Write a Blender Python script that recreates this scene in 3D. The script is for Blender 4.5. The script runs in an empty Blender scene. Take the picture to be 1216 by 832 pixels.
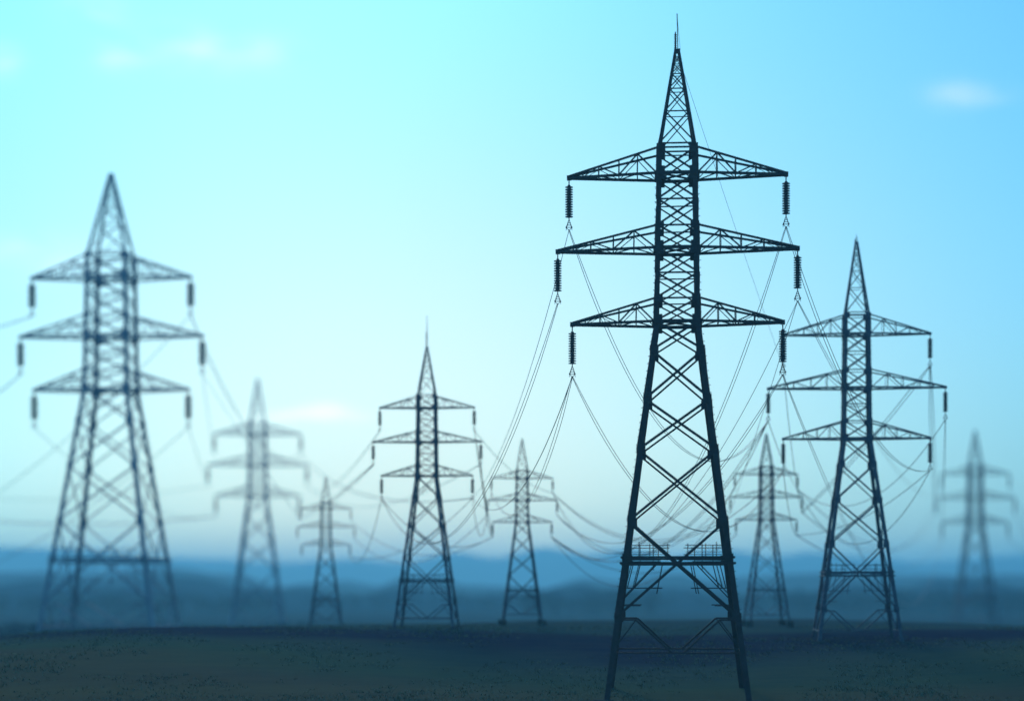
import bpy, math, random
from mathutils import Vector, Matrix, noise
random.seed(7)
R = math.radians
S = bpy.context.scene
COL = S.collection

# ------------------------------------------------------------------ camera
FP, HOR, CX, EYE = 2200.0, 700.0, 608.0, 7.5     # focal length and horizon, in pixels of a 1216 wide frame
cam_d = bpy.data.cameras.new('camera'); cam = bpy.data.objects.new('camera', cam_d); COL.objects.link(cam)
cam.location = (0, 0, EYE); cam.rotation_euler = (R(90), 0, 0)
cam_d.lens = 36*FP/1216; cam_d.sensor_width = 36; cam_d.shift_y = (HOR-416)/1216
cam_d.clip_start = .5; cam_d.clip_end = 40000
cam_d.dof.use_dof = True; cam_d.dof.focus_distance = 121
APERTURE = .86
cam_d.dof.aperture_fstop = cam_d.lens/1000/APERTURE
S.camera = cam

# ------------------------------------------------------------------ sky, sun, exposure
SUN_EL, SUN_AZ = 30, -9          # azimuth measured from the view axis (+Y), to the left
w = bpy.data.worlds.new('World'); S.world = w; w.use_nodes = True
nt = w.node_tree; nt.nodes.clear(); N = nt.nodes.new; L = nt.links.new
def math_n(op, a, b=None, c=None, clamp=False):
    n = N('ShaderNodeMath'); n.operation = op; n.use_clamp = clamp
    for i, v in enumerate((a, b, c)):
        if v is None: continue
        if isinstance(v, (int, float)): n.inputs[i].default_value = v
        else: L(v, n.inputs[i])
    return n.outputs[0]
def mixc(f, a, b, mode='MIX'):
    n = N('ShaderNodeMix'); n.data_type = 'RGBA'; n.blend_type = mode
    for i, v in ((0, f), (6, a), (7, b)):
        if isinstance(v, (int, float)): n.inputs[i].default_value = v
        elif isinstance(v, tuple): n.inputs[i].default_value = (*v, 1)
        else: L(v, n.inputs[i])
    return n.outputs[2]
out = N('ShaderNodeOutputWorld'); bg = N('ShaderNodeBackground'); L(bg.outputs[0], out.inputs[0])
sky = N('ShaderNodeTexSky'); sky.sky_type = 'NISHITA'; sky.sun_disc = False
sky.sun_elevation = R(SUN_EL); sky.sun_rotation = R(SUN_AZ)
sky.air_density = 1.0; sky.dust_density = .6; sky.ozone_density = 1.5
tc = N('ShaderNodeTexCoord'); sep = N('ShaderNodeSeparateXYZ'); L(tc.outputs['Generated'], sep.inputs[0])
dx, dy, dz = sep.outputs
az = math_n('ARCTAN2', dx, dy)                      # radians, right positive
el = math_n('ARCSINE', dz)
def blob(paz, pel, wa, we, p=2.0):                  # soft ellipse on the sky dome (degrees)
    a = math_n('DIVIDE', math_n('SUBTRACT', az, R(paz)), R(wa))
    e = math_n('DIVIDE', math_n('SUBTRACT', el, R(pel)), R(we))
    q = math_n('ADD', math_n('MULTIPLY', a, a), math_n('MULTIPLY', e, e))
    return math_n('EXPONENT', math_n('MULTIPLY', q, -1.0))
# thin bright veil in front of the low sun, deeper blue away from it
veil = blob(-3.0, 5.0, 18.5, 10.5)
veil2 = blob(-7, 9, 22, 17)
tint = mixc(veil2, (.42, 1.34, 1.85), (.37, 1.36, 1.56))
tint = mixc(veil, tint, (1.06, 1.32, 1.32))
base = mixc(1.0, sky.outputs[0], tint, 'MULTIPLY')
low = math_n('EXPONENT', math_n('MULTIPLY', math_n('POWER', math_n('DIVIDE', math_n('ABSOLUTE', el), R(5.2)), 2.0), -1.0))
base = mixc(low, base, mixc(1.0, base, (1.03, .99, 1.10), 'MULTIPLY'))
base = mixc(blob(19, 0, 10, 8), base, mixc(1.0, base, (.84, .74, .72), 'MULTIPLY'))
# high cloud wisps
mp = N('ShaderNodeMapping'); mp.inputs['Scale'].default_value = (30, 30, 95); L(tc.outputs['Generated'], mp.inputs[0])
nz = N('ShaderNodeTexNoise'); nz.inputs['Scale'].default_value = 1.0; nz.inputs['Detail'].default_value = 6; L(mp.outputs[0], nz.inputs['Vector'])
nn = math_n('MULTIPLY', math_n('SUBTRACT', nz.outputs[0], .36, clamp=True), 3.4, clamp=True)
def pxa(px): return math.degrees(math.atan((px-CX)/FP))
def pxe(row, px=608): return math.degrees(math.atan((HOR-row)/math.hypot(FP, px-CX)))
total = None
for (px, row, wpx, hpx, amt) in [(235, 62, 95, 24, .16), (142, 66, 26, 14, .30), (240, 60, 22, 16, .20), (318, 58, 26, 13, .26), (1130, 108, 40, 11, .42), (1165, 118, 38, 13, .42),
                                 (368, 494, 50, 9, .85), (388, 487, 22, 9, .65), (325, 497, 44, 8, .32), (418, 497, 26, 6, .25), (40, 305, 70, 24, .30), (5, 72, 20, 16, .3), (110, 10, 34, 14, .3), (520, 600, 260, 20, .12), (1000, 640, 200, 14, .10), (140, 590, 160, 16, -.05)]:
    b = blob(pxa(px), pxe(row, px), wpx/FP*57.3, hpx/FP*57.3)
    b = math_n('MULTIPLY', b, amt*1.25)
    total = b if total is None else math_n('ADD', total, b)
cl = math_n('MULTIPLY', total, nn, clamp=True)
CLOUD = mixc(1.0, sky.outputs[0], (1.38, 1.72, 1.85), 'MULTIPLY')
col = mixc(cl, base, CLOUD)
L(col, bg.inputs[0]); bg.inputs[1].default_value = .075
sun_d = bpy.data.lights.new('sun', 'SUN'); sun_d.energy = 1.4; sun_d.angle = R(12); sun_d.color = (1, .97, .92)
sun = bpy.data.objects.new('sun', sun_d); COL.objects.link(sun)
sd = Vector((math.sin(R(SUN_AZ))*math.cos(R(SUN_EL)), math.cos(R(SUN_AZ))*math.cos(R(SUN_EL)), math.sin(R(SUN_EL))))
sun.rotation_euler = sd.to_track_quat('Z', 'Y').to_euler(); sun.location = sd*300
S.view_settings.view_transform = 'Standard'; S.view_settings.look = 'None'
S.view_settings.gamma = 1; S.view_settings.exposure = 0.0; S.view_settings.use_curve_mapping = False
S.cycles.use_denoising = True
try: S.cycles.denoiser = 'OPENIMAGEDENOISE'; S.cycles.denoising_input_passes = 'RGB_ALBEDO_NORMAL'; S.cycles.denoising_prefilter = 'ACCURATE'
except Exception: pass
S.cycles.max_bounces = 5; S.cycles.volume_bounces = 2; S.cycles.caustics_reflective = False

# ------------------------------------------------------------------ helpers
def W(px, row, D): return Vector(((px-CX)/FP*D, D, EYE+(HOR-row)/FP*D))
def tag(o, label=None, cat=None, group=None, kind=None):
    if label: o['label'] = label
    if cat: o['category'] = cat
    if group: o['group'] = group
    if kind: o['kind'] = kind
    return o
class MB:
    def __init__(s): s.v = []; s.f = []
    def add(s, vs, fs):
        n = len(s.v); s.v += [tuple(v) for v in vs]; s.f += [tuple(n+i for i in f) for f in fs]
    def beam(s, p, q, wd, dp=None):
        p = Vector(p); q = Vector(q); d = q-p
        if d.length < 1e-4: return
        d.normalize(); up = Vector((0, 1, 0)) if abs(d.y) < .8 else Vector((0, 0, 1))
        a = d.cross(up).normalized()*wd/2; b = d.cross(a).normalized()*(dp or wd)/2
        s.add([p-a-b, p+a-b, p+a+b, p-a+b, q-a-b, q+a-b, q+a+b, q-a+b],
              [(3, 2, 1, 0), (4, 5, 6, 7), (0, 1, 5, 4), (1, 2, 6, 5), (2, 3, 7, 6), (3, 0, 4, 7)])
    def angle(s, p, q, ix, iy, wd, th):             # L-section, flanges running inwards along ix and iy
        p = Vector(p); q = Vector(q); X = Vector((ix, 0, 0)); Y = Vector((0, iy, 0))
        prof = [(0, 0), (wd, 0), (wd, th), (th, th), (th, wd), (0, wd)]
        vs = [b+X*u+Y*v for b in (p, q) for u, v in prof]
        fs = [tuple(range(6)), tuple(range(11, 5, -1))]+[(i, (i+1) % 6, 6+(i+1) % 6, 6+i) for i in range(6)]
        if ix*iy > 0: fs = [tuple(reversed(f)) for f in fs]
        s.add(vs, fs)
    def box(s, c, d):
        x, y, z = c; a, b, e = d[0]/2, d[1]/2, d[2]/2
        s.add([(x+i*a, y+j*b, z+k*e) for k in (-1, 1) for i, j in ((-1, -1), (1, -1), (1, 1), (-1, 1))],
              [(3, 2, 1, 0), (4, 5, 6, 7), (0, 1, 5, 4), (1, 2, 6, 5), (2, 3, 7, 6), (3, 0, 4, 7)])
    def lathe(s, c, prof, n=12):                    # prof: (radius, z) from bottom to top
        c = Vector(c); vs = []; fs = []
        for r, z in prof:
            for i in range(n):
                t = 2*math.pi*i/n; vs.append(c+Vector((r*math.cos(t), r*math.sin(t), z)))
        for k in range(len(prof)-1):
            for i in range(n):
                j = (i+1) % n; fs.append((k*n+i, k*n+j, (k+1)*n+j, (k+1)*n+i))
        fs.append(tuple(range(n-1, -1, -1))); fs.append(tuple((len(prof)-1)*n+i for i in range(n)))
        s.add(vs, fs)
    def tube(s, pts, r, n=6):
        vs = []; fs = []
        for i, p in enumerate(pts):
            d = (pts[min(i+1, len(pts)-1)]-pts[max(i-1, 0)]).normalized()
            a = d.cross(Vector((0, 0, 1)) if abs(d.z) < .9 else Vector((1, 0, 0))).normalized(); b = d.cross(a)
            for k in range(n):
                t = 2*math.pi*k/n; vs.append(p+(a*math.cos(t)+b*math.sin(t))*r)
        for i in range(len(pts)-1):
            for k in range(n):
                j = (k+1) % n; fs.append((i*n+k, (i+1)*n+k, (i+1)*n+j, i*n+j))
        fs.append(tuple(range(n))); fs.append(tuple((len(pts)-1)*n+k for k in range(n-1, -1, -1)))
        s.add(vs, fs)
    def build(s, name, mat, parent=None, smooth=False):
        me = bpy.data.meshes.new(name); me.from_pydata(s.v, [], s.f); me.materials.append(mat)
        if smooth: me.polygons.foreach_set('use_smooth', [True]*len(me.polygons))
        me.update(); o = bpy.data.objects.new(name, me); COL.objects.link(o); o.parent = parent
        return o

def material(name, c1, c2, scale=3.0, rough=.6, metal=0.0, coords='Object', stretch=(1, 1, 1), lo=.35, hi=.65, bump=0):
    m = bpy.data.materials.new(name); m.use_nodes = True; t = m.node_tree
    b = t.nodes['Principled BSDF']; b.inputs['Roughness'].default_value = rough; b.inputs['Metallic'].default_value = metal; b.inputs['Specular IOR Level'].default_value = 0 if rough > .85 else .5
    tcn = t.nodes.new('ShaderNodeTexCoord'); mpn = t.nodes.new('ShaderNodeMapping'); mpn.inputs['Scale'].default_value = stretch
    n = t.nodes.new('ShaderNodeTexNoise'); n.inputs['Scale'].default_value = scale; n.inputs['Detail'].default_value = 6
    r = t.nodes.new('ShaderNodeValToRGB'); r.color_ramp.elements[0].position = lo; r.color_ramp.elements[1].position = hi
    r.color_ramp.elements[0].color = (*c1, 1); r.color_ramp.elements[1].color = (*c2, 1)
    t.links.new(tcn.outputs[coords], mpn.inputs[0]); t.links.new(mpn.outputs[0], n.inputs['Vector'])
    t.links.new(n.outputs[0], r.inputs[0]); t.links.new(r.outputs[0], b.inputs['Base Color'])
    if bump:
        bp = t.nodes.new('ShaderNodeBump'); bp.inputs['Strength'].default_value = bump
        t.links.new(n.outputs[0], bp.inputs['Height']); t.links.new(bp.outputs[0], b.inputs['Normal'])
    return m
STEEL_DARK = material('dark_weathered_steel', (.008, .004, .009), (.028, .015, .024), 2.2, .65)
STEEL_GREY = material('haze_grey_steel', (.045, .060, .095), (.085, .105, .150), 2.2, .65)  # distance haze put into the steel colour of the farther pylons
STEEL_PALE = material('haze_pale_steel', (.19, .22, .29), (.27, .31, .37), 2.2, .6)  # paler still: thicker haze mixed into the colour of the left pylons
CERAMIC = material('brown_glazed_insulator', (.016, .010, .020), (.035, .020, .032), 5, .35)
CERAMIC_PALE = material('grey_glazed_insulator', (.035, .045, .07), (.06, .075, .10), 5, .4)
CONCRETE = material('footing_concrete', (.05, .055, .055), (.09, .09, .085), 2, .9)
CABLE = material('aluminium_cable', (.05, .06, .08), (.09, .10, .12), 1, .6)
CABLE_PALE = material('far_aluminium_cable', (.12, .16, .20), (.18, .22, .26), 1, .6)  # paler tone for the more distant lines

# ------------------------------------------------------------------ pylon places: key, centre px, apex row, base row, real height, yaw, steel
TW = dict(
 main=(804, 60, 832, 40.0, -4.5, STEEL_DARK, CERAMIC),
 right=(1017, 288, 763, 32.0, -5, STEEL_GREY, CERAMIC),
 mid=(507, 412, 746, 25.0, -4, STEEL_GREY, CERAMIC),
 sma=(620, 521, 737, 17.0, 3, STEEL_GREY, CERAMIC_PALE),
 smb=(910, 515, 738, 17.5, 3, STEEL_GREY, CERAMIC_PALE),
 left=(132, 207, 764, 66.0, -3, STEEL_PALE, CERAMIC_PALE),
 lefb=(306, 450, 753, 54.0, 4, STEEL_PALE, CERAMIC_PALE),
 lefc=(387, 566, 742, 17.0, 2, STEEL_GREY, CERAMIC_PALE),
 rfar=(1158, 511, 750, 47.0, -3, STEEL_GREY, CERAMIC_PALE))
PLACE = {}
for k, (px, r0, r1, H, yaw, ms, mc) in TW.items():
    D = FP*H/(r1-r0); PLACE[k] = W(px, r1, D)

# ------------------------------------------------------------------ ground sheet
def smooth(a, b, x):
    t = min(1, max(0, (x-a)/(b-a))); return t*t*(3-2*t)
KN = [(p.x, p.y, p.z) for p in PLACE.values()]
def ground_z(x, y):
    base = .25*noise.noise(Vector((x*.012, y*.012, 3)))
    num = 0.0; den = .02
    for (a, b, z) in KN:
        wgt = math.exp(-((x-a)**2/(2*16**2)+(y-b)**2/(2*20**2))); wgt2 = wgt
        num += wgt2*z; den += wgt2
    far = -2.0*smooth(260, 600, y)
    g = num/den+(base+far)*(.02/den)
    near_ = max(math.exp(-((x-a)**2+(y-b)**2)/98) for a, b, z in KN) if y < 600 else 0
    g += (1-near_)*(.30*noise.noise(Vector((x*.045, y*.03, 7)))+.10*noise.noise(Vector((x*.2, y*.12, 9))))
    return g
def axis(lo, mid0, mid1, hi, fine, n_out):
    a = []; x = mid0
    while x <= mid1: a.append(x); x += fine
    for i in range(1, n_out+1):
        t = (i/n_out)**2.2
        a.append(mid1+(hi-mid1)*t); a.append(mid0+(lo-mid0)*t)
    return sorted(set(a))
xs = axis(-4900, -130, 190, 4900, 4, 36); ys = axis(-700, 60, 560, 5700, 4, 36)
g = MB(); g.v = [(x, y, ground_z(x, y)) for y in ys for x in xs]; nx = len(xs)
g.f = [(j*nx+i, j*nx+i+1, (j+1)*nx+i+1, (j+1)*nx+i) for j in range(len(ys)-1) for i in range(nx-1)]
# pasture with long strips of bare soil, stubble and grass
GM = bpy.data.materials.new('pasture_and_soil'); GM.use_nodes = True; t = GM.node_tree
b = t.nodes['Principled BSDF']; b.inputs['Roughness'].default_value = .95; b.inputs['Specular IOR Level'].default_value = 0
tcn = t.nodes.new('ShaderNodeTexCoord')
def gn(scale, stretch, detail=3):
    m = t.nodes.new('ShaderNodeMapping'); m.inputs['Scale'].default_value = stretch; t.links.new(tcn.outputs['Object'], m.inputs[0])
    n = t.nodes.new('ShaderNodeTexNoise'); n.inputs['Scale'].default_value = scale; n.inputs['Detail'].default_value = detail
    t.links.new(m.outputs[0], n.inputs['Vector']); return n.outputs[0]
def gramp(fac, stops):
    r = t.nodes.new('ShaderNodeValToRGB'); e = r.color_ramp.elements
    e[0].position, e[0].color = stops[0][0], (*stops[0][1], 1); e[1].position, e[1].color = stops[-1][0], (*stops[-1][1], 1)
    for p, c in stops[1:-1]: q = e.new(p); q.color = (*c, 1)
    t.links.new(fac, r.inputs[0]); return r.outputs[0]
def gmix(f, a, b_):
    n = t.nodes.new('ShaderNodeMix'); n.data_type = 'RGBA'
    if isinstance(f, float): n.inputs[0].default_value = f
    else: t.links.new(f, n.inputs[0])
    t.links.new(a, n.inputs[6]); t.links.new(b_, n.inputs[7]); return n.outputs[2]
sx_ = t.nodes.new('ShaderNodeSeparateXYZ'); t.links.new(tcn.outputs['Object'], sx_.inputs[0])
def gm(op, a, b_):
    n = t.nodes.new('ShaderNodeMath'); n.operation = op
    for i, v in enumerate((a, b_)):
        if isinstance(v, (int, float)): n.inputs[i].default_value = v
        else: t.links.new(v, n.inputs[i])
    return n.outputs[0]
# fields: olive stubble nearest, then grass, a ploughed strip, blue-green pasture and rough ground beyond
warp = gm('MULTIPLY', gm('SUBTRACT', gn(.016, (.6, 1.5, 1), 4), .5), 60)
side_ = gm('MULTIPLY', gm('ABSOLUTE', gm('SUBTRACT', sx_.outputs[0], 10.0), 0.0), -.5)
yy = gm('DIVIDE', gm('SUBTRACT', gm('ADD', gm('ADD', sx_.outputs[1], warp), side_), 90), 310)
cA = gramp(yy, [(0, (.11, .105, .055)), (.05, (.10, .105, .065)), (.09, (.060, .110, .070)), (.125, (.045, .085, .080)), (.15, (.014, .020, .060)), (.19, (.014, .020, .062)), (.215, (.040, .095, .10)), (.30, (.035, .080, .10)), (.42, (.060, .14, .13)), (.7, (.05, .11, .11)), (1, (.022, .060, .085))])
cB = gramp(gn(.10, (.35, 1.6, 1), 5), [(.35, (.014, .018, .046)), (.52, (.034, .050, .050)), (.68, (.075, .080, .045))])
cC = gramp(gn(.6, (.6, 1.2, 1), 6), [(.3, (.010, .016, .026)), (.7, (.070, .078, .050))])
t.links.new(gmix(.18, gmix(.20, cA, cB), cC), b.inputs['Base Color'])
tag(g.build('ground', GM, smooth=True), kind='structure')

# ------------------------------------------------------------------ hills, ridge by ridge
def interp(pts, x):
    if x <= pts[0][0]: return pts[0][1]
    for (a, p), (c, q) in zip(pts, pts[1:]):
        if x <= c: u = (x-a)/(c-a); u = u*u*(3-2*u); return p+(q-p)*u
    return pts[-1][1]
def ridge(name, D, prof, depth, mat, seed, rough=1.0, n=320, m=14, halfw=2.0):
    mb = MB(); half = D*halfw*.45
    for j in range(m+1):
        v = -1+2*j/m
        for i in range(n+1):
            x = -half+2*half*i/n; px = CX+x/D*FP
            row = interp(prof, px)
            if px < 0 or px > 1216: row += 14*noise.noise(Vector((px*.004, seed, 1)))*min(1, max(-px, px-1216)/300)
            top = (HOR-row)/FP*D+EYE
            top += rough*D/FP*(3.0*noise.fractal(Vector((px*.02, v*1.5, seed)), 1.0, 2.0, 4))
            shape = max(0, 1-v*v)**1.2*(1+.25*noise.noise(Vector((px*.012, v*2, seed+5)))*(1-abs(v))*abs(v)*4)
            mb.v.append((x, D+v*depth, -6+(top+6)*shape))
    mb.f = [(j*(n+1)+i, j*(n+1)+i+1, (j+1)*(n+1)+i+1, (j+1)*(n+1)+i) for j in range(m) for i in range(n)]
    return tag(mb.build(name, mat, smooth=True), kind='structure')
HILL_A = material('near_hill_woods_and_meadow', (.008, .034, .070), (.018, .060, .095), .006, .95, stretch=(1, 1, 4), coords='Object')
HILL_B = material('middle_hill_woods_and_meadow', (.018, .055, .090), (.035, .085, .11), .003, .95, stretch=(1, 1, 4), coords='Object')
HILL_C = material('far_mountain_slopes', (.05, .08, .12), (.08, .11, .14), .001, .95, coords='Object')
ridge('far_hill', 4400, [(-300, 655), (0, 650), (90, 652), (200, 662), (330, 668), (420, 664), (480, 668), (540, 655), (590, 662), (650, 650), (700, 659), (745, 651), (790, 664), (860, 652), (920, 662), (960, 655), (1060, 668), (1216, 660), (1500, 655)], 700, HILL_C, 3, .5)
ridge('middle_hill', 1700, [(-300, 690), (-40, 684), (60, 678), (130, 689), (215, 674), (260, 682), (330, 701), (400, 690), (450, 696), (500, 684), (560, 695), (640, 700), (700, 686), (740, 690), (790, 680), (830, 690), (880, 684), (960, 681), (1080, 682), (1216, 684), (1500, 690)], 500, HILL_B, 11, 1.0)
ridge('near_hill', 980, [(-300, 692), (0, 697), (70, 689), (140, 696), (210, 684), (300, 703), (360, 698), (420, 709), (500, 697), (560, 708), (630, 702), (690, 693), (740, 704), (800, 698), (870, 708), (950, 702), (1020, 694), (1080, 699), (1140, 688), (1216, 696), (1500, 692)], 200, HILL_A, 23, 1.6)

# ------------------------------------------------------------------ far-off woods: trees in ragged belts that read as one mass
LEAF = material('woodland_foliage', (.008, .030, .062), (.022, .062, .090), .6, .9)  # blue of the haze put into the leaf colour
def wood(name, label, belts, seed):
    rnd = random.Random(seed); mb = MB()
    for (px0, px1, D0, D1, n, h0, h1) in belts:
        for _ in range(n):
            D = rnd.uniform(D0, D1); px = rnd.uniform(px0, px1); x = (px-CX)/FP*D; h = rnd.uniform(h0, h1); gz = ground_z(x, D)
            cr = h*rnd.uniform(.30, .45)
            mb.beam((x, D, gz-.3), (x, D, gz+h*.5), h*.045)
            for c in range(26):
                a = rnd.uniform(0, 6.283); u = rnd.uniform(-1, 1); rr = rnd.random()**.4
                c0 = Vector((x+cr*rr*math.cos(a)*math.sqrt(1-u*u), D+cr*rr*math.sin(a)*math.sqrt(1-u*u), gz+h*.56+h*.42*rr*u))
                sz = h*rnd.uniform(.07, .13)
                q = [Vector([rnd.gauss(0, 1) for _ in range(3)]).normalized()*sz for _ in range(4)]
                mb.add([c0+v for v in q], [(0, 1, 2), (0, 2, 3), (0, 3, 1), (1, 3, 2)])
    return tag(mb.build(name, LEAF), label, 'woodland', kind='stuff')
wood('woodland', 'dark hazy belts of trees along the far edge of the fields', [
    (-250, 1500, 820, 1100, 1500, 5, 9), (-150, 330, 700, 800, 240, 5, 10), (620, 780, 700, 800, 90, 6, 11), (940, 1400, 720, 820, 220, 6, 11)], 4)
def hedge(name, label, cat, runs, seed):
    rnd = random.Random(seed); mb = MB()
    for (px0, px1, D0, D1, n, h, dep) in runs:
        for _ in range(n):
            u = rnd.random(); D = D0+(D1-D0)*u+rnd.gauss(0, dep); px = px0+(px1-px0)*u; x = (px-CX)/FP*D+rnd.gauss(0, .5)
            hh = h*(.55+.9*max(0, .5+noise.noise(Vector((x*.09, D*.05, seed)))*1.1))
            c0 = Vector((x, D, ground_z(x, D)+rnd.random()**1.3*hh)); sz = rnd.uniform(.12, .30)*(1+D/400)
            q = [Vector([rnd.gauss(0, 1) for _ in range(3)]).normalized()*sz for _ in range(4)]
            mb.add([c0+v for v in q], [(0, 1, 2), (0, 2, 3), (0, 3, 1), (1, 3, 2)])
    return tag(mb.build(name, LEAF), label, cat, kind='stuff')
hedge('scrub', 'low dark scrub and hedges growing in lines over the fields', 'scrub', [
    (940, 1400, 250, 300, 2600, 1.3, 6), (-200, 520, 290, 340, 3600, 1.5, 9)], 9)
GRASS = material('dry_and_green_grass', (.085, .13, .09), (.17, .19, .11), .4, .9)
gb = MB(); rnd = random.Random(5)
for _ in range(12000):
    D = 100+75*rnd.random()**1.2; px = rnd.uniform(-250, 1470); x = (px-CX)/FP*D; gz = ground_z(x, D)
    cl_ = noise.noise(Vector((x*.11, D*.06, 2)))+.5*noise.noise(Vector((x*.5, D*.3, 8)))
    if cl_ < -.12: continue
    k = .08+.20*min(1, max(0, .15+cl_))
    for b_ in range(5):
        a = rnd.uniform(0, 6.28); bx, by = x+rnd.gauss(0, .15), D+rnd.gauss(0, .15); lean = rnd.uniform(.10, .45)
        gb.add([(bx-.03*math.sin(a), by+.03*math.cos(a), gz-.03), (bx+.03*math.sin(a), by-.03*math.cos(a), gz-.03), (bx+lean*math.cos(a), by+lean*math.sin(a), gz+k*rnd.uniform(.6, 1.3))], [(0, 1, 2)])
tag(gb.build('grass', GRASS), 'rough grass tufts covering the nearest part of the field', 'grass', kind='stuff')

# ------------------------------------------------------------------ haze
hb = MB(); hb.box((0, 2500, 49), (10000, 6600, 116))
hm = bpy.data.materials.new('haze'); hm.use_nodes = True; hm.node_tree.nodes.clear()
ho = hm.node_tree.nodes.new('ShaderNodeOutputMaterial'); hv = hm.node_tree.nodes.new('ShaderNodeVolumePrincipled')
hv.inputs['Color'].default_value = (.26, .76, 1, 1); hv.inputs['Density'].default_value = .00043; hv.inputs['Anisotropy'].default_value = .35
hm.node_tree.links.new(hv.outputs[0], ho.inputs['Volume'])
tag(hb.build('haze', hm), kind='stuff')

# ------------------------------------------------------------------ one pylon, 40 m to the apex, with its parts
# four builds of the same tower type: arm half-spans and heights, waist, widths, bay levels
BUILDS = dict(
 main=dict(arms=[(6.65, 32.25, 33.8), (7.35, 27.7, 29.05), (6.45, 23.2, 24.6)], base=4.4, waist=1.40, top=1.22, lev=[5.2, 11.0, 15.3, 18.4, 21.4, 23.2], plat=8.72, ir=1.0),
 right=dict(arms=[(7.25, 30.8, 32.65), (8.75, 25.45, 27.2), (7.25, 20.4, 22.1)], base=4.2, waist=1.42, top=1.26, lev=[3.4, 9.85, 14.2, 17.8, 20.4], plat=7.0, ir=1.1),
 common=dict(arms=[(6.75, 31.35, 32.95), (7.7, 26.5, 28.0), (6.5, 21.7, 23.2)], base=4.35, waist=1.50, top=1.36, lev=[3.6, 10.0, 14.6, 18.6, 21.7], plat=6.9, ir=1.25),
 wide=dict(arms=[(6.85, 31.15, 32.9), (7.85, 26.15, 27.8), (6.65, 21.6, 23.2)], base=5.1, waist=1.95, top=1.75, lev=[3.6, 10.4, 15.0, 18.8, 21.6], plat=7.2, ir=1.4))
BUILD = {k: {'main': 'main', 'right': 'right', 'left': 'wide'}.get(k, 'common') for k in TW}
CUR = BUILDS['main']
def hw(z):
    zw = CUR['arms'][2][1]; zp = CUR['arms'][0][2]
    if z <= zw: return CUR['base']+(CUR['waist']-CUR['base'])*z/zw
    if z <= zp: return CUR['waist']+(CUR['top']-CUR['waist'])*(z-zw)/(zp-zw)
    return CUR['top']+(.13-CUR['top'])*(z-zp)/(40-zp)
CORN = [(-1, -1), (1, -1), (1, 1), (-1, 1)]
def cp(c, z, inset=.06): h = hw(z)-inset; return Vector((CORN[c][0]*h, CORN[c][1]*h, z))
def xpanel(mb, z0, z1, wd, horiz=True, faces=(0, 1, 2, 3), hwid=None):
    w0 = wd
    for f in faces:
        wd = w0*(1, .75, .72, .75)[f]
        a, b_ = f, (f+1) % 4; off = Vector(((0, -1, 0), (1, 0, 0), (0, 1, 0), (-1, 0, 0))[f])*wd*.55
        mb.beam(cp(a, z0), cp(b_, z1), wd, wd*.6); mb.beam(cp(b_, z0)+off, cp(a, z1)+off, wd, wd*.6)
        if horiz: mb.beam(cp(a, z1, .1), cp(b_, z1, .1), hwid or wd*.9, wd*.5)
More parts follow.
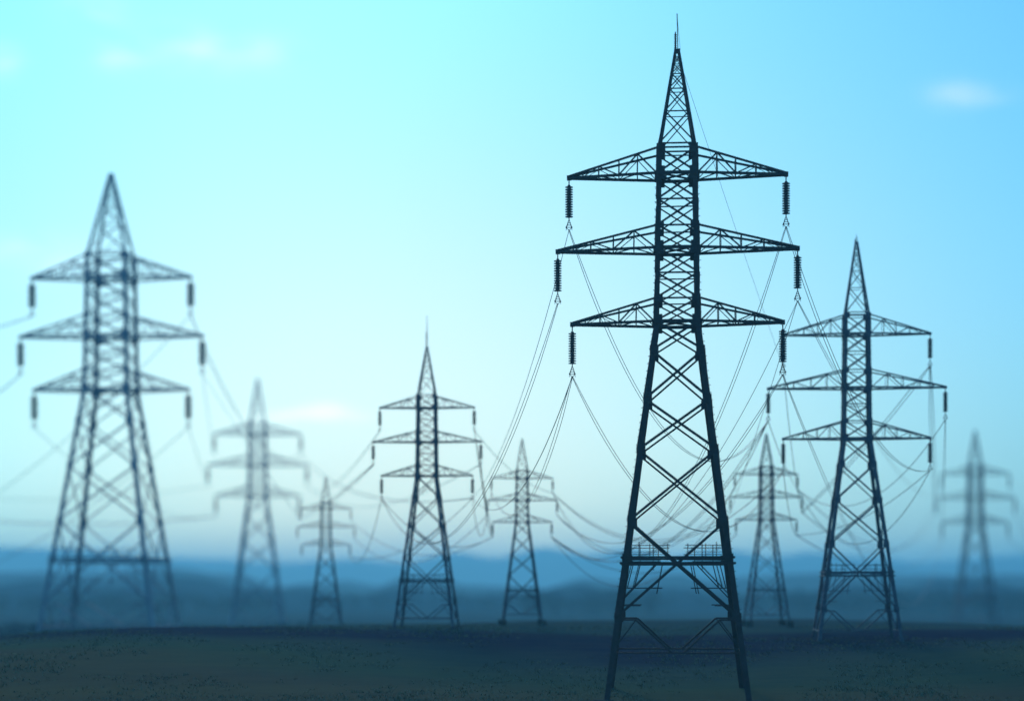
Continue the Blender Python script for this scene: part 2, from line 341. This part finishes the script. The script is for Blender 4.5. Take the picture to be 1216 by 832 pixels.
def make_pylon(build):
    global CUR
    CUR = BUILDS[build]; ARMS = CUR['arms']; ZW = ARMS[2][1]; ZP = ARMS[0][2]; LEV = CUR['lev']; IR = CUR['ir']
    PL = CUR['plat']-8.72
    root = bpy.data.objects.new('lattice_pylon', None); COL.objects.link(root); root.empty_display_size = 2
    M = STEEL_DARK
    for c, (sx, sy) in enumerate(CORN):
        lg = MB()
        pts = [Vector((sx*hw(z), sy*hw(z), z)) for z in (.25, ZW, ZP)]
        lg.angle(pts[0], pts[1], -sx, -sy, .34, .07); lg.angle(pts[1], pts[2], -sx, -sy, .30, .06)
        z = 3.0
        while z < 33:                                # step bolts
            p = Vector((sx*hw(z), sy*hw(z), z)); lg.beam(p, p+Vector((sx*.10, 0, 0)), .03); z += .45
        for z, hh in [(a[1], .8) for a in ARMS]+[(a[2], .45) for a in ARMS]+[(q, .55) for q in LEV[:-1]]+[(CUR['plat'], .6)]:
            p = Vector((sx*hw(z), sy*hw(z), z))      # gusset plates, with their bolts
            lg.box((p.x-sx*.24, p.y-sy*.03+sy*.05, z), (.52, .04, hh)); lg.box((p.x+sx*.02, p.y-sy*.24, z), (.04, .52, hh))
        lg = lg.build('leg', M, root)
        ft = MB(); h = hw(0); ft.lathe((sx*h, sy*h, 0), [(.75, -1.2), (.75, .1), (.60, .32)], 12); ft.build('footing', CONCRETE, lg)
    br = MB()
    lev = LEV
    for z0, z1 in zip(lev, lev[1:]): xpanel(br, z0, z1, .155 if z1 < 22 else .14, horiz=(z1 >= ZW))
    # lowest bay: inverted V down to the centre of a tie
    for f in range(4):
        a, b_ = f, (f+1) % 4; zt = max(1.2, LEV[0]-2.1); zk = LEV[0]-.15; mid = (cp(a, zt)+cp(b_, zt))/2; d = (cp(b_, zt)-cp(a, zt)).normalized()
        br.beam(cp(a, zt), cp(b_, zt), .10)
        for c, s in ((a, 1), (b_, -1)):
            k = cp(c, zk)+d*s*1.2
            br.beam(cp(c, zk), k, .11); br.beam(k, mid-d*s*.35, .12); br.beam(cp(c, zt), k, .07)
        # redundant members in the splayed legs, side faces only
        if f % 2 == 0: continue
        for z0, z1, zm in [(u, v, (u+v)/2) for u, v in zip(LEV[:3], LEV[1:4])]:
            for c, s in ((a, 1), (b_, -1)):
                o = cp(c, zm); tgt = cp(c, z0).lerp(cp(b_ if c == a else a, z1), .27)
                br.beam(o, tgt, .06); tgt2 = cp(c, z1).lerp(cp(b_ if c == a else a, z0), .27); br.beam(o, tgt2, .06)
    # body bays between the arms
    A3, A2, A1 = ARMS[2], ARMS[1], ARMS[0]
    lev = [A3[1], A3[2], (A3[2]+A2[1])/2, A2[1], A2[2], (A2[2]+A1[1])/2, A1[1], A1[2]]
    for z0, z1 in zip(lev, lev[1:]): xpanel(br, z0, z1, .12, True)
    for z in (A3[1], A2[1], A1[1]):                    # plan bracing and deep ties where the arms meet the body
        br.beam(cp(0, z), cp(2, z), .10); br.beam(cp(1, z+.03), cp(3, z+.03), .10)
        for f in range(4): br.beam(cp(f, z-.02, -.03), cp((f+1) % 4, z-.02, -.03), .2, .1)
    zq = CUR['plat']; br.beam(cp(0, zq), cp(2, zq), .08); br.beam(cp(1, zq+.04), cp(3, zq+.04), .08)
    br.build('bracing', M, root)
    pk = MB()
    for c, (sx, sy) in enumerate(CORN):
        pk.beam(Vector((sx*(hw(ZP)-.09), sy*(hw(ZP)-.09), ZP-.1)), Vector((sx*.09, sy*.09, 40)), .17)
    lev = [ZP+.25+(39.6-ZP-.25)*q for q in (0, .37, .63, .80, .91, 1)]
    for i, (z0, z1) in enumerate(zip(lev, lev[1:])): xpanel(pk, z0, z1, (.085, .08, .07, .06, .05)[i], True)
    for f in range(4): pk.beam(cp(f, ZP+.25), cp((f+1) % 4, ZP+.25), .09)
    pk.box((0, 0, 39.95), (.36, .36, .22)); pk.build('peak', M, root)
    for side in (-1, 1):
        for (Lh, zb, zt) in ARMS:
            am = MB(); tip = Vector((side*Lh, 0, zb)); tw = .10
            for sy in (-1, 1):
                rb = Vector((side*hw(zb), sy*(hw(zb)-.12), zb)); rt = Vector((side*hw(zt), sy*(hw(zt)-.12), zt))
                tb = tip+Vector((0, sy*tw, 0)); tt = tip+Vector((0, sy*tw, .10))
                am.beam(rb, tb, .15); am.beam(rt, tt, .12)
                fr = [0, .22, .43, .66, .84]
                P = [rb.lerp(tb, q) for q in fr]; Q = [rt.lerp(tt, q) for q in fr]
                am.beam(Q[0], P[0], .12); q = 1 if sy < 0 else .55
                for i in (1, 2, 3, 4): am.beam(P[i], Q[i], .075*q)
                am.beam(P[0], Q[1], .09*q); am.beam(Q[1], P[2], .09*q); am.beam(P[2], Q[3], .07*q); am.beam(Q[3], P[4], .05*q)
            for i, (u0, u1) in enumerate(((0, .22), (.22, .43), (.43, .66), (.66, .9))):   # lacing in the bottom plane and ties above
                A = [Vector((side*hw(zb), sy*(hw(zb)-.12), zb)).lerp(tip+Vector((0, sy*tw, 0)), u) for sy in (-1, 1) for u in (u0, u1)]
                am.beam(A[0] if i % 2 else A[2], A[3] if i % 2 else A[1], .06); am.beam(A[1], A[3], .07)
                B = [Vector((side*hw(zt), sy*(hw(zt)-.12), zt)).lerp(tip+Vector((0, sy*tw, .1)), u1) for sy in (-1, 1)]
                am.beam(B[0], B[1], .06)
            am.box((tip.x, 0, zb+.02), (.26, .34, .26))
            am.build('cross_arm', M, root)
            ins = MB(); top = zb-.12
            ins.beam((tip.x, 0, top+.02), (tip.x, 0, top-.32), .07)
            z = top-.32; prof = []
            nd = 13; pitch = .152
            for i in range(nd):                      # thirteen sheds, built from the bottom up
                zz = z-nd*pitch+i*pitch
                prof += [(.115*IR, zz), (.25*IR, zz+.02), (.235*IR, zz+.06), (.12*IR, zz+.09)]
            prof.append((.07, z+.03)); ins.lathe((tip.x, 0, 0), prof, 14)
            io = ins.build('insulator', CERAMIC, root)
            cl = MB(); zc = z-nd*pitch
            cl.beam((tip.x, 0, zc+.02), (tip.x, 0, zc-.22), .06)
            for s in (-1, 1):
                cl.beam((tip.x, 0, zc-.12), (tip.x+s*.17, 0, zc-.62), .045); cl.beam((tip.x+s*.05, 0, zc-.30), (tip.x+s*.19, 0, zc-.80), .03)
                cl.beam((tip.x+s*.17, -.2, zc-.62), (tip.x+s*.17, .2, zc-.62), .06); cl.beam((tip.x+s*.17, 0, zc-.62), (tip.x-s*.02, 0, zc-.84), .03)
            for q in (.34, .48, .62): cl.beam((tip.x-.3*q, 0, zc-q), (tip.x+.3*q, 0, zc-q), .035)
            cl.build('line_clamp', M, io)
    # work platform with railings
    pf = MB(); z = CUR['plat']; h = hw(z)+.02
    for f in range(4):
        a, b_ = f, (f+1) % 4
        for zz, wd in ((z-.27, .13), (z+.08, .12)):
            pf.beam(cp(a, zz, -.08 if f % 2 else -.15), cp(b_, zz, -.08 if f % 2 else -.15), wd)
    for sy in (-1, 1):
        for sx in (-1, 1):
            y = sy*(h+.05); pf.box((sx*1.95, y, 8.63), (1.9, .5, .06))
            for x in (.9, 2.3, 2.75): pf.beam((sx*x, y, 8.4), (sx*(x+.35), y, 6.6+.4*(x > 1)), .06)
            pf.beam((sx*.9, y, 6.95), (sx*3.1, y, 6.95), .06); pf.beam((sx*2.2, y, 5.9), (sx*3.5, y, 5.9), .06)
            pf.beam((sx*1.3, y, 8.4), (sx*3.4, y, 6.2), .07)
    pf.v = [v if k < 64 else (v[0], v[1], v[2]+PL) for k, v in enumerate(pf.v)]
    po = pf.build('platform', M, root)
    for sy in (-1, 1):
        y = sy*(h+.28)
        for sx in (-1, 1):
            rl = MB()
            rl.beam((sx*.45, y, 9.5), (sx*2.95, y, 9.5), .045); rl.beam((sx*.45, y, 9.1), (sx*2.95, y, 9.1), .025)
            for x in ((.6, 1.45, 1.66, 2.3, 2.75) if sy < 0 else (1.15, 2.3)): rl.beam((sx*x, y, 8.0 if x in (1.45, 1.62) else 8.6), (sx*x, y, 9.7 if x > 2 else 9.6), .05)
            rl.v = [(a_, b2, c_+PL) for a_, b2, c_ in rl.v]; rl.build('railing', M, po)
    rd = MB(); rd.lathe((-.10, 0, 40), [(.05, 0)]+[(r, z) for i in range(7) for r, z in ((.05, .15+i*.13), (.10, .17+i*.13), (.05, .21+i*.13))]+[(.02, 1.15)], 8)
    rd.beam((.05, 0, 40), (.0, 0, 42.25), .055); rd.beam((.2, 0, 40), (.0, 0, 42.2), .02)
    rd.build('lightning_rod', M, root)
    return root
LABEL = dict(
 main='tallest, black lattice pylon with brown insulators and a tall rod on its peak',
 right='dark slate lattice pylon right of the tallest one, second tallest of the sharp pylons',
 mid='medium slate pylon left of the tallest, with a thin rod on its peak',
 sma='small slate pylon in the centre, between the medium pylon and the tallest',
 smb='small slate pylon just right of the tallest pylon, before the hills',
 left='largest blurred pale pylon, leftmost in the picture',
 lefb='blurred pale pylon between the leftmost large one and the smallest one',
 lefc='smallest pylon, left of the medium pylon that has a rod',
 rfar='blurred pylon farthest to the right in the picture')
SHORT = dict(main='black pylon', right='slate pylon', mid='medium pylon', sma='small-central pylon', smb='small-right pylon',
             left='leftmost pylon', lefb='second-left pylon', lefc='smallest pylon', rfar='rightmost pylon')
RODS = {'main': 1.0, 'mid': 2.0, 'right': .35}
PROTO = {}
for bk in BUILDS:
    before = set(bpy.data.objects); p = make_pylon(bk); new = [o for o in bpy.data.objects if o not in before]
    PROTO[bk] = [p, [(c, [q for q in new if q.parent == c]) for c in new if c.parent == p], False]
def paint(o, ms, mc):
    if o.name.startswith('footing'): return
    o.material_slots[0].link = 'OBJECT'
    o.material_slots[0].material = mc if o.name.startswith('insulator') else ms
MATR = {}
for key, (px, r0, r1, H, yaw, ms, mc) in TW.items():
    pr = PROTO[BUILD[key]]; proto, tree = pr[0], pr[1]
    if not pr[2]:
        pr[2] = True; root = proto; parts = []
        for c, gk in tree:
            if c.name.startswith('lightning_rod') and key not in RODS: bpy.data.objects.remove(c); continue
            parts.append((c, gk))
        pr[1] = parts; tree = parts
    else:
        root = proto.copy(); COL.objects.link(root); parts = []
        for c, gk in tree:
            if c.name.startswith('lightning_rod') and key not in RODS: continue
            c2 = c.copy(); COL.objects.link(c2); c2.parent = root; g3 = []
            for q in gk: q2 = q.copy(); COL.objects.link(q2); q2.parent = c2; g3.append(q2)
            parts.append((c2, g3))
    s = H/40
    root.location = PLACE[key]; root.rotation_euler = (0, 0, R(yaw)); root.scale = (s, s, s)
    tag(root, LABEL[key], 'pylon', 'lattice pylons carrying the power lines')
    for c, gk in parts:
        paint(c, ms, mc)
        for q in gk: paint(q, ms, mc)
        if c.name.startswith('lightning_rod') and key != 'main':
            k = RODS[key]; c.scale = (1, 1, k); c.location = (0, 0, 40*(1-k))
    MATR[key] = Matrix.Translation(PLACE[key]) @ Matrix.Rotation(R(yaw), 4, 'Z') @ Matrix.Scale(s, 4)

# ------------------------------------------------------------------ power lines: every cable hangs between two real fixing points
def clamp(key, side, lvl):
    if lvl == 0: return MATR[key] @ Vector((0, 0, 39.9))
    Lh, zb, zt = BUILDS[BUILD[key]]['arms'][lvl-1]; return MATR[key] @ Vector((side*Lh, 0, zb-3.18))
def fix(e): return clamp(*e) if isinstance(e[0], str) else W(*e)
def colx(p): return CX+FP*p.x/p.y
def cable(A, B, via=None, sag=None, n=56):
    a, b_ = fix(A), fix(B)
    if via:
        lo, hi = 0.0, 1.0; up = colx(b_) > colx(a)
        for _ in range(40):
            m = (lo+hi)/2
            if (colx(a.lerp(b_, m)) < via[0]) == up: lo = m
            else: hi = m
        p = a.lerp(b_, lo); z = EYE+(HOR-via[1])/FP*p.y
        sag = (p.z-z)/max(.05, 4*lo*(1-lo))
        sag = max(.2, sag)
    return [a.lerp(b_, i/n)-Vector((0, 0, 4*sag*(i/n)*(1-i/n))) for i in range(n+1)], sag
LV = {0: 'peak', 1: 'top', 2: 'middle', 3: 'bottom'}
def where(e):
    if not isinstance(e[0], str): return 'beyond the '+('left' if e[0] < 600 else 'right')+' picture edge'
    return ('peak of ' if e[2] == 0 else LV[e[2]]+(' left' if e[1] < 0 else ' right')+' arm of ')+SHORT[e[0]]
m, r, c, s, t_, Lf, l2, l3, fr = 'main', 'right', 'mid', 'sma', 'smb', 'left', 'lefb', 'lefc', 'rfar'
LINES = [ # from, to, (column, row) on the way or sag in metres, twin?
 ((m,-1,2), (c,-1,3), (582,572), 1), ((m,-1,1), (c,1,3), (655,352), 0), ((m,-1,3), (s,-1,1), (640,572), 1),
 ((m,-1,1), (r,-1,2), (768,482), 1), ((m,-1,3), (r,-1,3), (757,577), 1), ((m,1,1), (s,1,1), (847,511), 1),
 ((m,1,1), (r,1,3), (980,402), 1), ((m,1,2), (s,1,3), (876,500), 0), ((m,1,3), (s,1,2), (858,553), 1),
 ((m,1,3), (fr,-1,3), (976,560), 1), ((m,1,2), (fr,-1,1), (983,425), 1), ((m,1,2), (t_,-1,2), (905,470), 0),
 ((r,-1,2), (s,1,3), (889,537), 1), ((r,-1,2), (t_,1,1), .5, 0), ((r,-1,3), (t_,1,3), 1.2, 0), ((r,-1,1), (t_,1,2), 1.5, 0),
 ((r,1,1), (t_,1,2), (1050,503), 1), ((r,1,1), (fr,-1,2), 2.5, 1), ((r,1,2), (fr,-1,3), 1.2, 0),
 ((r,1,3), (t_,1,3), (1040,606), 0), ((r,1,2), (t_,1,1), (1010,600), 0), ((r,1,3), (t_,1,1), (1000,642), 0),
 ((s,1,1), (t_,-1,2), (760,640), 0), ((s,1,2), (t_,-1,1), (730,655), 0), ((s,1,3), (t_,-1,3), (740,678), 0),
 ((c,1,1), (s,1,1), (600,552), 0), ((c,1,2), (s,-1,3), 1.5, 0), ((c,1,1), (s,-1,2), (577,560), 0), ((c,1,3), (s,-1,2), 2.6, 0),
 ((c,1,2), (s,-1,1), (576,592), 0), ((c,-1,1), (l2,1,2), (400,573), 0), ((c,-1,2), (l2,1,3), (408,583), 1),
 ((l2,1,1), (c,1,3), (420,583), 1), ((c,-1,3), (l3,1,3), (437,650), 0), ((l3,1,1), (s,-1,3), (480,655), 0), ((l3,1,2), (s,-1,2), (490,668), 0),
 ((c,-1,1), (c,-1,1), 0, 0),
 ((Lf,1,1), (l2,1,1), (283,492), 1), ((Lf,1,2), (l3,-1,1), (285,512), 0), ((Lf,1,3), (l2,-1,2), (238,545), 0), ((Lf,1,2), (l2,-1,1), (250,500), 0),
 ((Lf,-1,3), (l2,-1,3), (120,572), 0), ((Lf,1,3), (-500,520,420), (180,545), 0), ((Lf,-1,1), (-700,330,300), (0,388), 1), ((Lf,-1,2), (-700,430,300), (0,465), 1),
 ((Lf,1,1), (-700,300,420), (150,455), 0), ((l2,-1,3), (-600,430,420), (110,622), 1), ((l2,-1,2), (-600,400,420), (130,590), 0),
 ((fr,1,1), (1900,560,520), (1216,612), 0), ((fr,1,2), (1900,600,520), (1216,632), 0), ((fr,1,3), (1900,640,520), (1216,655), 0),
 ((s,1,1), (r,-1,3), (800,642), 0), ((s,1,3), (r,-1,2), (800,672), 0), ((c,-1,3), (s,-1,3), (520,645), 0), ((l3,1,3), (c,1,3), (500,642), 0),
 ((t_,1,3), (fr,-1,3), (1020,672), 0), ((t_,1,1), (fr,-1,2), (1030,645), 0), ((c,1,1), (s,-1,3), (574,575), 0), ((c,1,3), (m,-1,3), (600,600), 0), ((t_,1,2), (fr,-1,1), (1040,655), 0), ((l2,1,2), (c,1,2), (450,600), 0),
 ((m,0,0), (r,-1,1), (868,225), 2),
]
for A, B, v, twin in LINES:
    if A == B: continue
    pts, sg = cable(A, B, v if isinstance(v, tuple) else None, v if not isinstance(v, tuple) else None)
    mean = sum(p.y for p in pts)/len(pts)
    near = A[0] == 'main' if isinstance(A[0], str) else False
    rad = .012 if twin == 2 else (.019 if near else .013+.00010*mean)
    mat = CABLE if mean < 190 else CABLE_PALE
    lab = ('thin earth wire' if twin == 2 else 'twin cable' if twin == 1 else 'cable')+', '+where(A)+(' to ' if isinstance(B[0], str) else ' to ')+where(B)
    if twin == 1:
        root = bpy.data.objects.new('power_line', None); COL.objects.link(root); root.location = pts[0]
        gap = .10 if near else .16
        d = (pts[-1]-pts[0]); sidev = Vector((d.y, -d.x, 0)).normalized()
        if abs(sidev.x) < .5: sidev = Vector((0, 0, 1))
        for sgn in (-1, 1):
            mb = MB(); mb.tube([p+sidev*sgn*gap*min(1, .25+8*min(i, len(pts)-1-i)/len(pts))-pts[0] for i, p in enumerate(pts)], rad, 5)
            mb.build('conductor', mat, root, True)
    else:
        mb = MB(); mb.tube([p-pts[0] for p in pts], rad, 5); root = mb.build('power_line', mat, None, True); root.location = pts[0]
    tag(root, lab, 'earth wire' if twin == 2 else 'power line', 'earth wires from the pylon peaks' if twin == 2 else 'power lines strung between the pylons')
